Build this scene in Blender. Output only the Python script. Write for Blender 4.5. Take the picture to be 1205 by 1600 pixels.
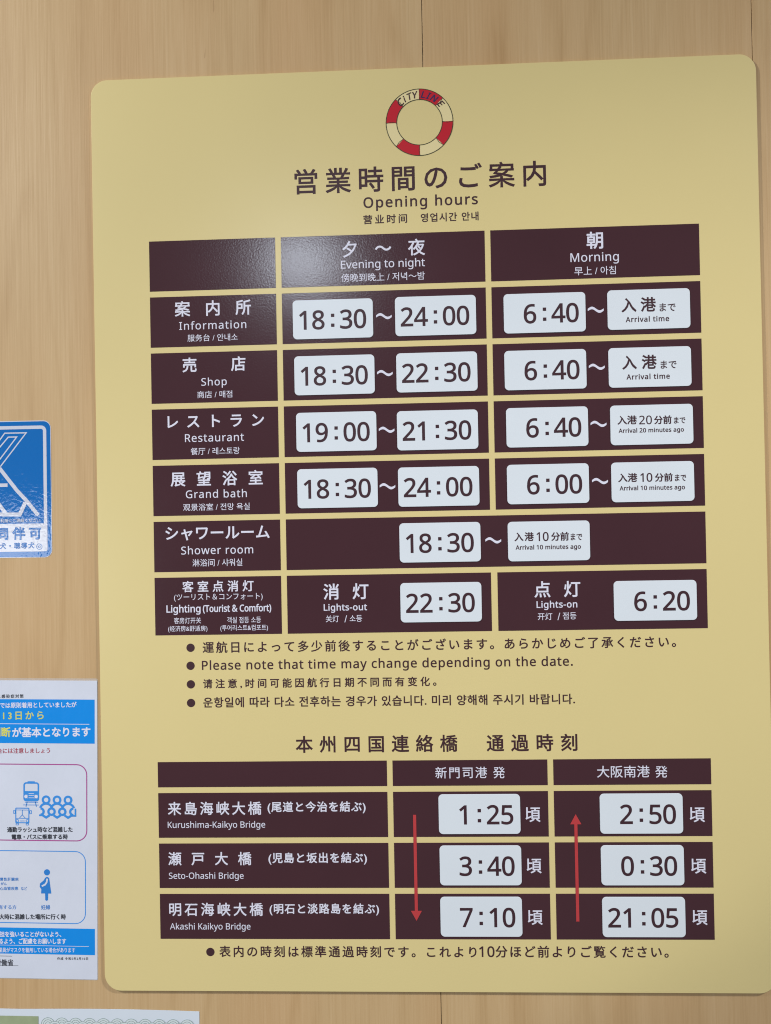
import bpy, math, random
from mathutils import Matrix, Vector
C = bpy.context
for o in list(bpy.data.objects): bpy.data.objects.remove(o)
COL = C.scene.collection
# ---------------------------------------------------------------- camera, world, lamps, exposure
S = 0.00064                                   # metres in one sign unit (u to the right, v down, on the sign's face)
def at(u, v, d=0.0):                          # d: height above the sign's face, towards the viewer
    return Vector(((u-625)*S, -d*S, 1.45-(v-800)*S))
cam = bpy.data.cameras.new('camera'); co = bpy.data.objects.new('camera', cam); COL.objects.link(co)
cam.sensor_fit = 'HORIZONTAL'; cam.sensor_width = 36; cam.lens = 1230.0/1205*36; cam.clip_start = .02; cam.clip_end = 50
right = Vector((0.99907, 0.038721, -0.018861)); down = Vector((-0.019160, 0.007367, -0.999789)); fwd = Vector((-0.038573, 0.999223, 0.008102))
m = Matrix((right, -down, -fwd)).transposed().to_4x4()
m.translation = at(647.32, 821.63, 1228.65); co.matrix_world = m
C.scene.camera = co
C.scene.view_settings.view_transform = 'Standard'; C.scene.view_settings.look = 'None'
C.scene.view_settings.exposure = 0.08; C.scene.view_settings.gamma = 1
w = bpy.data.worlds.new('World'); C.scene.world = w; w.use_nodes = True
bg = w.node_tree.nodes['Background']; bg.inputs[0].default_value = (.93, .96, 1, 1); bg.inputs[1].default_value = 0.235
def lamp(name, kind, loc, energy, aim=None, **kw):
    l = bpy.data.lights.new(name, kind); l.energy = energy
    for k, v in kw.items(): setattr(l, k, v)
    o = bpy.data.objects.new(name, l); COL.objects.link(o); o.location = loc
    if aim is not None: o.rotation_euler = (aim-loc).to_track_quat('-Z', 'Y').to_euler()
    return o
# a small ceiling lamp above and behind the viewer, facing straight down: its sheen lies on the upper left cells
lamp('ceiling_lamp', 'AREA', at(129, -414, 2500), 7.6, None, shape='DISK', size=.20, color=(.80, .89, 1))
# a bright area to the left behind the viewer, mirrored in the sticker
lamp('side_light', 'AREA', at(-2176, 1120, 3125), 9, at(500, 900, 0), shape='RECTANGLE', size=1.0, size_y=.44, color=(.93, .97, 1))
# two fill lamps added out of view, facing straight down, left and right
lamp('added_fill_panel', 'AREA', at(-2500, -1400, 1900), 20, None, shape='RECTANGLE', size=.6, size_y=.3, color=(1, .985, .96))
lamp('added_fill_panel', 'AREA', at(3900, -1400, 1900), 20, None, shape='RECTANGLE', size=.6, size_y=.3, color=(1, .985, .96))
# added spot on the left; its beam edge makes the lower right shade
_l = at(-2200, -1200, 2000); _a = at(-1300, -700, 0); _e = at(1146, 1520, 0)
lamp('added_edge_spot', 'SPOT', _l, 109, _a, spot_size=2*(_a-_l).angle(_e-_l), spot_blend=.03, shadow_soft_size=.02, color=(1, .985, .96))
# narrow soft spot added at right to brighten the sign's middle and lower part
lamp('added_pool_spot', 'SPOT', at(3600, -1600, 2000), 166, at(400, 1500, 0), spot_size=math.radians(28), spot_blend=1, shadow_soft_size=.05, color=(1, .985, .96))
C.scene.cycles.filter_width = 1.1
# ---------------------------------------------------------------- materials
def mat(name, col, rough=.5, spec=.5, bump=None, coat=0, coat_rough=.05, vary=None):
    M = bpy.data.materials.new(name); M.use_nodes = True; nt = M.node_tree; N = nt.nodes; K = nt.links
    b = N['Principled BSDF']; b.inputs['Base Color'].default_value = (*col, 1); b.inputs['Roughness'].default_value = rough
    b.inputs['Specular IOR Level'].default_value = spec
    b.inputs['Coat Weight'].default_value = coat; b.inputs['Coat Roughness'].default_value = coat_rough
    tc = N.new('ShaderNodeTexCoord'); geo = N.new('ShaderNodeNewGeometry')
    if bump:
        last = None
        for sc, st, sx in bump:
            mp = N.new('ShaderNodeMapping'); mp.inputs['Scale'].default_value = (sx, 1, 1); K.new(geo.outputs['Position'], mp.inputs[0])
            n = N.new('ShaderNodeTexNoise'); n.inputs['Scale'].default_value = sc; n.inputs['Detail'].default_value = 2
            K.new(mp.outputs[0], n.inputs['Vector'])
            bp = N.new('ShaderNodeBump'); bp.inputs['Strength'].default_value = 1; bp.inputs['Distance'].default_value = st
            K.new(n.outputs[0], bp.inputs['Height'])
            if last: K.new(last.outputs[0], bp.inputs['Normal'])
            last = bp
        K.new(last.outputs[0], b.inputs['Normal']); K.new(last.outputs[0], b.inputs['Coat Normal'])
    if vary:
        sc, amt = vary
        n = N.new('ShaderNodeTexNoise'); n.inputs['Scale'].default_value = sc; n.inputs['Detail'].default_value = 5
        K.new(geo.outputs['Position'], n.inputs['Vector'])
        mr = N.new('ShaderNodeMapRange'); mr.inputs['From Min'].default_value = .3; mr.inputs['From Max'].default_value = .7
        mr.inputs['To Min'].default_value = 1-amt; mr.inputs['To Max'].default_value = 1+amt; K.new(n.outputs[0], mr.inputs[0])
        mx = N.new('ShaderNodeVectorMath'); mx.operation = 'SCALE'; mx.inputs[0].default_value = col
        K.new(mr.outputs[0], mx.inputs['Scale']); K.new(mx.outputs[0], b.inputs['Base Color'])
    return M
PEEL = [(560, .000062, 1)]
BR = (.054, .0178, .0245)
M = dict(
 board=mat('cream_laminate', (.70, .580, .270), .31, .45, [(480, .00004, 1)], vary=(7, .012)),
 board_edge=mat('cream_edge', (.72, .62, .34), .4, .4),
 brown=mat('brown_vinyl', BR, .19, .47, PEEL, vary=(12, .05)),
 plate=mat('white_plate', (.69, .745, .805), .35, .45, [(300, .00002, 1)], vary=(20, .01)),
 ink_brown=mat('ink_brown', (.050, .018, .024), .4, .4, PEEL),
 ink_plate=mat('ink_plate', (.048, .018, .026), .4, .4),
 ink_white=mat('ink_white', (.70, .70, .82), .4, .4, PEEL),
 red=mat('red_vinyl', (.48, .045, .05), .4, .4, PEEL),
 ring_red=mat('ring_red', (.50, .008, .022), .4, .4), ring_cream=mat('ring_cream', (.75, .64, .34), .42, .4),
 ring_line=mat('ring_line', (.035, .04, .02), .4, .4), navy=mat('navy_ink', (.03, .02, .09), .4, .4),
 ink_black=mat('ink_black', (.02, .022, .035), .4, .3, coat=.6), ink_yellow=mat('ink_yellow', (.62, .62, .12), .4, .3, coat=.6),
 ink_crimson=mat('ink_crimson', (.38, .02, .05), .4, .3, coat=.6), ink_blue=mat('ink_blue', (.02, .2, .60), .4, .3, coat=.6),
 pink=mat('magenta_line', (.38, .06, .26), .4, .3), line_blue=mat('line_blue', (.04, .26, .70), .4, .3),
 paper=mat('laminated_paper', (.63, .665, .77), .45, .1, [(26, .0006, 3), (150, .00004, 2)], coat=.9, coat_rough=.12, vary=(14, .03)),
 band=mat('blue_band', (.0, .25, .76), .45, .1, [(26, .0006, 3), (150, .00004, 2)], coat=.9, coat_rough=.12),
 film=mat('sticker_film', (.60, .62, .70), .4, .1, [(80, .00014, 1), (330, .00011, 1)], coat=1, coat_rough=.07),
 print_blue=mat('print_blue', (.0, .135, .46), .4, .05, [(80, .00014, 1), (330, .00011, 1)], coat=1, coat_rough=.07),
 film_white=mat('film_white', (.60, .62, .72), .4, .1, [(80, .00014, 1), (330, .00011, 1)], coat=1, coat_rough=.07),
 notice=mat('notice_paper', (.64, .70, .78), .55, .3, vary=(20, .015)), moss=mat('moss_print', (.31, .37, .22), .55, .3, vary=(120, .06)),
 wave_fill=mat('wave_fill', (.60, .68, .70), .55, .3), wave_line=mat('wave_line', (.15, .21, .20), .55, .3),
 gap=mat('dark_gap', (.30, .20, .11), .9, .1),
)
def wood_material():
    X = bpy.data.materials.new('maple_veneer'); X.use_nodes = True; nt = X.node_tree; N = nt.nodes; K = nt.links
    b = N['Principled BSDF']; b.inputs['Roughness'].default_value = .48; b.inputs['Specular IOR Level'].default_value = .35
    geo = N.new('ShaderNodeNewGeometry'); info = N.new('ShaderNodeObjectInfo')
    def mathn(op, a, b_, clamp=False):
        n = N.new('ShaderNodeMath'); n.operation = op; n.use_clamp = clamp
        for i, x in enumerate((a, b_)):
            if isinstance(x, (int, float)): n.inputs[i].default_value = x
            elif x is not None: K.new(x, n.inputs[i])
        return n.outputs[0]
    off = N.new('ShaderNodeVectorMath'); off.operation = 'SCALE'; off.inputs[0].default_value = (7.3, 0, 3.1); K.new(info.outputs['Random'], off.inputs['Scale'])
    add = N.new('ShaderNodeVectorMath'); add.operation = 'ADD'; K.new(geo.outputs['Position'], add.inputs[0]); K.new(off.outputs[0], add.inputs[1])
    P = add.outputs[0]
    def noise(sx, sz, detail, rough=.5, dist=0):
        mp = N.new('ShaderNodeMapping'); mp.inputs['Scale'].default_value = (sx, 1, sz); K.new(P, mp.inputs[0])
        n = N.new('ShaderNodeTexNoise'); n.inputs['Scale'].default_value = 1; n.inputs['Detail'].default_value = detail
        n.inputs['Roughness'].default_value = rough; n.inputs['Distortion'].default_value = dist
        K.new(mp.outputs[0], n.inputs['Vector']); return n.outputs[0]
    warp = noise(7, 1.3, 2)                       # slow figure: the grain wanders and closes into cathedrals
    sep = N.new('ShaderNodeSeparateXYZ'); K.new(P, sep.inputs[0])
    ph = mathn('ADD', mathn('MULTIPLY', sep.outputs[0], 55), mathn('MULTIPLY', warp, 26))
    ring = mathn('ABSOLUTE', mathn('SINE', ph, 0), 0)
    ring = mathn('POWER', ring, 6)                # thin darker growth lines
    breakup = noise(60, 5, 3)
    ring = mathn('MULTIPLY', ring, mathn('SUBTRACT', breakup, .28, True))
    fine = noise(420, 6, 4, .6)
    fibre = noise(1500, 28, 2, .6)
    mid = noise(32, 1.6, 3, .55)
    tone = noise(9, .9, 2)
    v = mathn('ADD', mathn('MULTIPLY', mathn('SUBTRACT', fine, .5), .55), mathn('MULTIPLY', mathn('SUBTRACT', fibre, .5), .30))
    v = mathn('ADD', v, mathn('MULTIPLY', mathn('SUBTRACT', mid, .5), .5))
    v = mathn('SUBTRACT', v, mathn('MULTIPLY', ring, .42))
    v = mathn('ADD', v, .5)
    cr = N.new('ShaderNodeValToRGB'); K.new(v, cr.inputs[0])
    e = cr.color_ramp.elements; e[0].position = .1; e[0].color = (.43, .272, .124, 1); e[1].position = .85; e[1].color = (.625, .455, .258, 1)
    k = cr.color_ramp.elements.new(.48); k.color = (.54, .370, .190, 1)
    mx = N.new('ShaderNodeMix'); mx.data_type = 'RGBA'; mx.blend_type = 'MULTIPLY'
    K.new(mathn('MULTIPLY', mathn('SUBTRACT', tone, .40, True), 2.2, True), mx.inputs[0]); K.new(cr.outputs[0], mx.inputs[6]); mx.inputs[7].default_value = (.97, .88, .83, 1)
    # small flecks
    fl = N.new('ShaderNodeTexVoronoi'); mp = N.new('ShaderNodeMapping'); mp.inputs['Scale'].default_value = (70, 1, 9); K.new(P, mp.inputs[0]); K.new(mp.outputs[0], fl.inputs['Vector']); fl.inputs['Scale'].default_value = 1
    flk = mathn('MULTIPLY', mathn('LESS_THAN', fl.outputs['Distance'], .07), mathn('GREATER_THAN', noise(30, 6, 1), .56))
    m2 = N.new('ShaderNodeMix'); m2.data_type = 'RGBA'; K.new(mathn('MULTIPLY', flk, .28), m2.inputs[0]); K.new(mx.outputs[2], m2.inputs[6]); m2.inputs[7].default_value = (.24, .12, .05, 1)
    K.new(m2.outputs[2], b.inputs['Base Color'])
    bp = N.new('ShaderNodeBump'); bp.inputs['Distance'].default_value = .0002; K.new(fine, bp.inputs['Height']); K.new(bp.outputs[0], b.inputs['Normal'])
    return X
M['wood'] = wood_material()
def film_edge():
    X = bpy.data.materials.new('clear_film'); X.use_nodes = True; nt = X.node_tree; N = nt.nodes; K = nt.links
    b = N['Principled BSDF']; b.inputs['Base Color'].default_value = (.8, .8, .8, 1); b.inputs['Roughness'].default_value = .12; b.inputs['Alpha'].default_value = .22
    return X
M['clear'] = film_edge()
# ---------------------------------------------------------------- helpers
class Thing:
    """an Empty at the thing's base; parts are placed in sign units relative to (u0, v0), turned by `turn`"""
    def __init__(s, name, u0, v0, d0=0, turn=0, **props):
        s.e = bpy.data.objects.new(name, None); COL.objects.link(s.e); s.e.empty_display_size = .05
        s.e.location = at(u0, v0, d0); s.e.rotation_euler = (0, turn, 0); s.u0, s.v0, s.turn = u0, v0, turn
        for k, v in props.items(): s.e[k] = v
    def loc(s, u, v):                        # plane position -> the thing's own frame (sign units)
        a, b = u-s.u0, v-s.v0; c, n = math.cos(-s.turn), math.sin(-s.turn)
        return a*c-b*n, a*n+b*c
def link(name, me, mt, parent, loc=None):
    o = bpy.data.objects.new(name, me); COL.objects.link(o)
    if mt: me.materials.clear(); me.materials.append(mt)
    if parent: o.parent = parent
    if loc is not None: o.location = (loc[0]*S, -loc[2]*S, -loc[1]*S)
    return o
def mesh(name, verts, faces):                 # verts (a, b, d) in sign units
    me = bpy.data.meshes.new(name); me.from_pydata([(a*S, -d*S, -b*S) for a, b, d in verts], [], faces); me.update(); return me
def rrect(x0, y0, x1, y1, r, n=6):
    if r <= 0: return [(x0, y0), (x1, y0), (x1, y1), (x0, y1)]
    P = []
    for cx, cy, a0 in ((x1-r, y0+r, -90), (x1-r, y1-r, 0), (x0+r, y1-r, 90), (x0+r, y0+r, 180)):
        for i in range(n+1):
            a = math.radians(a0+90*i/n); P.append((cx+r*math.cos(a), cy+r*math.sin(a)))
    return P
def slab(name, outline, d0, d1, bev=0):       # closed slab with an optional chamfered front edge
    n = len(outline); cx = sum(p[0] for p in outline)/n; cy = sum(p[1] for p in outline)/n
    hx = max(abs(p[0]-cx) for p in outline); hy = max(abs(p[1]-cy) for p in outline)
    rings = [(0, d0), (0, d1)] if not bev else [(0, d0), (0, d1-bev), (bev*.3, d1-bev*.3), (bev, d1)]
    V = []
    for ins, d in rings:
        V += [(cx+(p[0]-cx)*(1-ins/hx), cy+(p[1]-cy)*(1-ins/hy), d) for p in outline]
    F = []
    for k in range(len(rings)-1):
        for i in range(n):
            j = (i+1) % n; F.append((k*n+i, k*n+j, (k+1)*n+j, (k+1)*n+i))
    F.append(tuple(range((len(rings)-1)*n, len(rings)*n))); F.append(tuple(reversed(range(n))))
    return mesh(name, V, F)
class Flat:                                   # flat print, several pieces in one sheet
    def __init__(s): s.V = []; s.F = []
    def poly(s, P, d):
        a = sum(P[i][0]*P[(i+1) % len(P)][1]-P[(i+1) % len(P)][0]*P[i][1] for i in range(len(P)))
        if a < 0: P = P[::-1]
        k = len(s.V); s.V += [(x, y, d) for x, y in P]; s.F.append(tuple(range(k, k+len(P))))
    def ring(s, cx, cy, r0, r1, d, a0=0, a1=360, n=40):
        n = max(3, int(n*abs(a1-a0)/360)); 
        for i in range(n):
            p, q = math.radians(a0+(a1-a0)*i/n), math.radians(a0+(a1-a0)*(i+1)/n)
            s.poly([(cx+r1*math.cos(p), cy+r1*math.sin(p)), (cx+r1*math.cos(q), cy+r1*math.sin(q)), (cx+r0*math.cos(q), cy+r0*math.sin(q)), (cx+r0*math.cos(p), cy+r0*math.sin(p))], d)
    def disc(s, cx, cy, r, d, n=28): s.poly([(cx+r*math.cos(2*math.pi*i/n), cy+r*math.sin(2*math.pi*i/n)) for i in range(n)], d)
    def rect(s, x0, y0, x1, y1, d): s.poly([(x0, y0), (x1, y0), (x1, y1), (x0, y1)], d)
    def stroke(s, P, wd, d, closed=False):    # mitred line
        n = len(P); L = []; Rr = []
        for i in range(n):
            a = P[i-1] if (i > 0 or closed) else None; b = P[(i+1) % n] if (i < n-1 or closed) else None; p = P[i]
            def nrm(q, r):
                x, y = r[0]-q[0], r[1]-q[1]; l = math.hypot(x, y) or 1; return -y/l, x/l
            if a and b:
                n1, n2 = nrm(a, p), nrm(p, b); mx, my = n1[0]+n2[0], n1[1]+n2[1]; q = mx*mx+my*my
                k = min(2/q if q > .05 else 2, 3); nx, ny = mx*k, my*k
                nx, ny = nx*1.0, ny*1.0
            else: nx, ny = nrm(a, p) if a else nrm(p, b)
            L.append((p[0]+nx*wd/2, p[1]+ny*wd/2)); Rr.append((p[0]-nx*wd/2, p[1]-ny*wd/2))
        for i in range(n if closed else n-1):
            j = (i+1) % n; s.poly([L[i], L[j], Rr[j], Rr[i]], d)
    def frame(s, x0, y0, x1, y1, r, wd, d):
        A = rrect(x0, y0, x1, y1, r); B = rrect(x0+wd, y0+wd, x1-wd, y1-wd, max(.1, r-wd))
        for i in range(len(A)): j = (i+1) % len(A); s.poly([A[i], A[j], B[j], B[i]], d)
    def build(s, name, mt, parent, loc=None): return link(name, mesh(name, s.V, s.F), mt, parent, loc)
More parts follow.
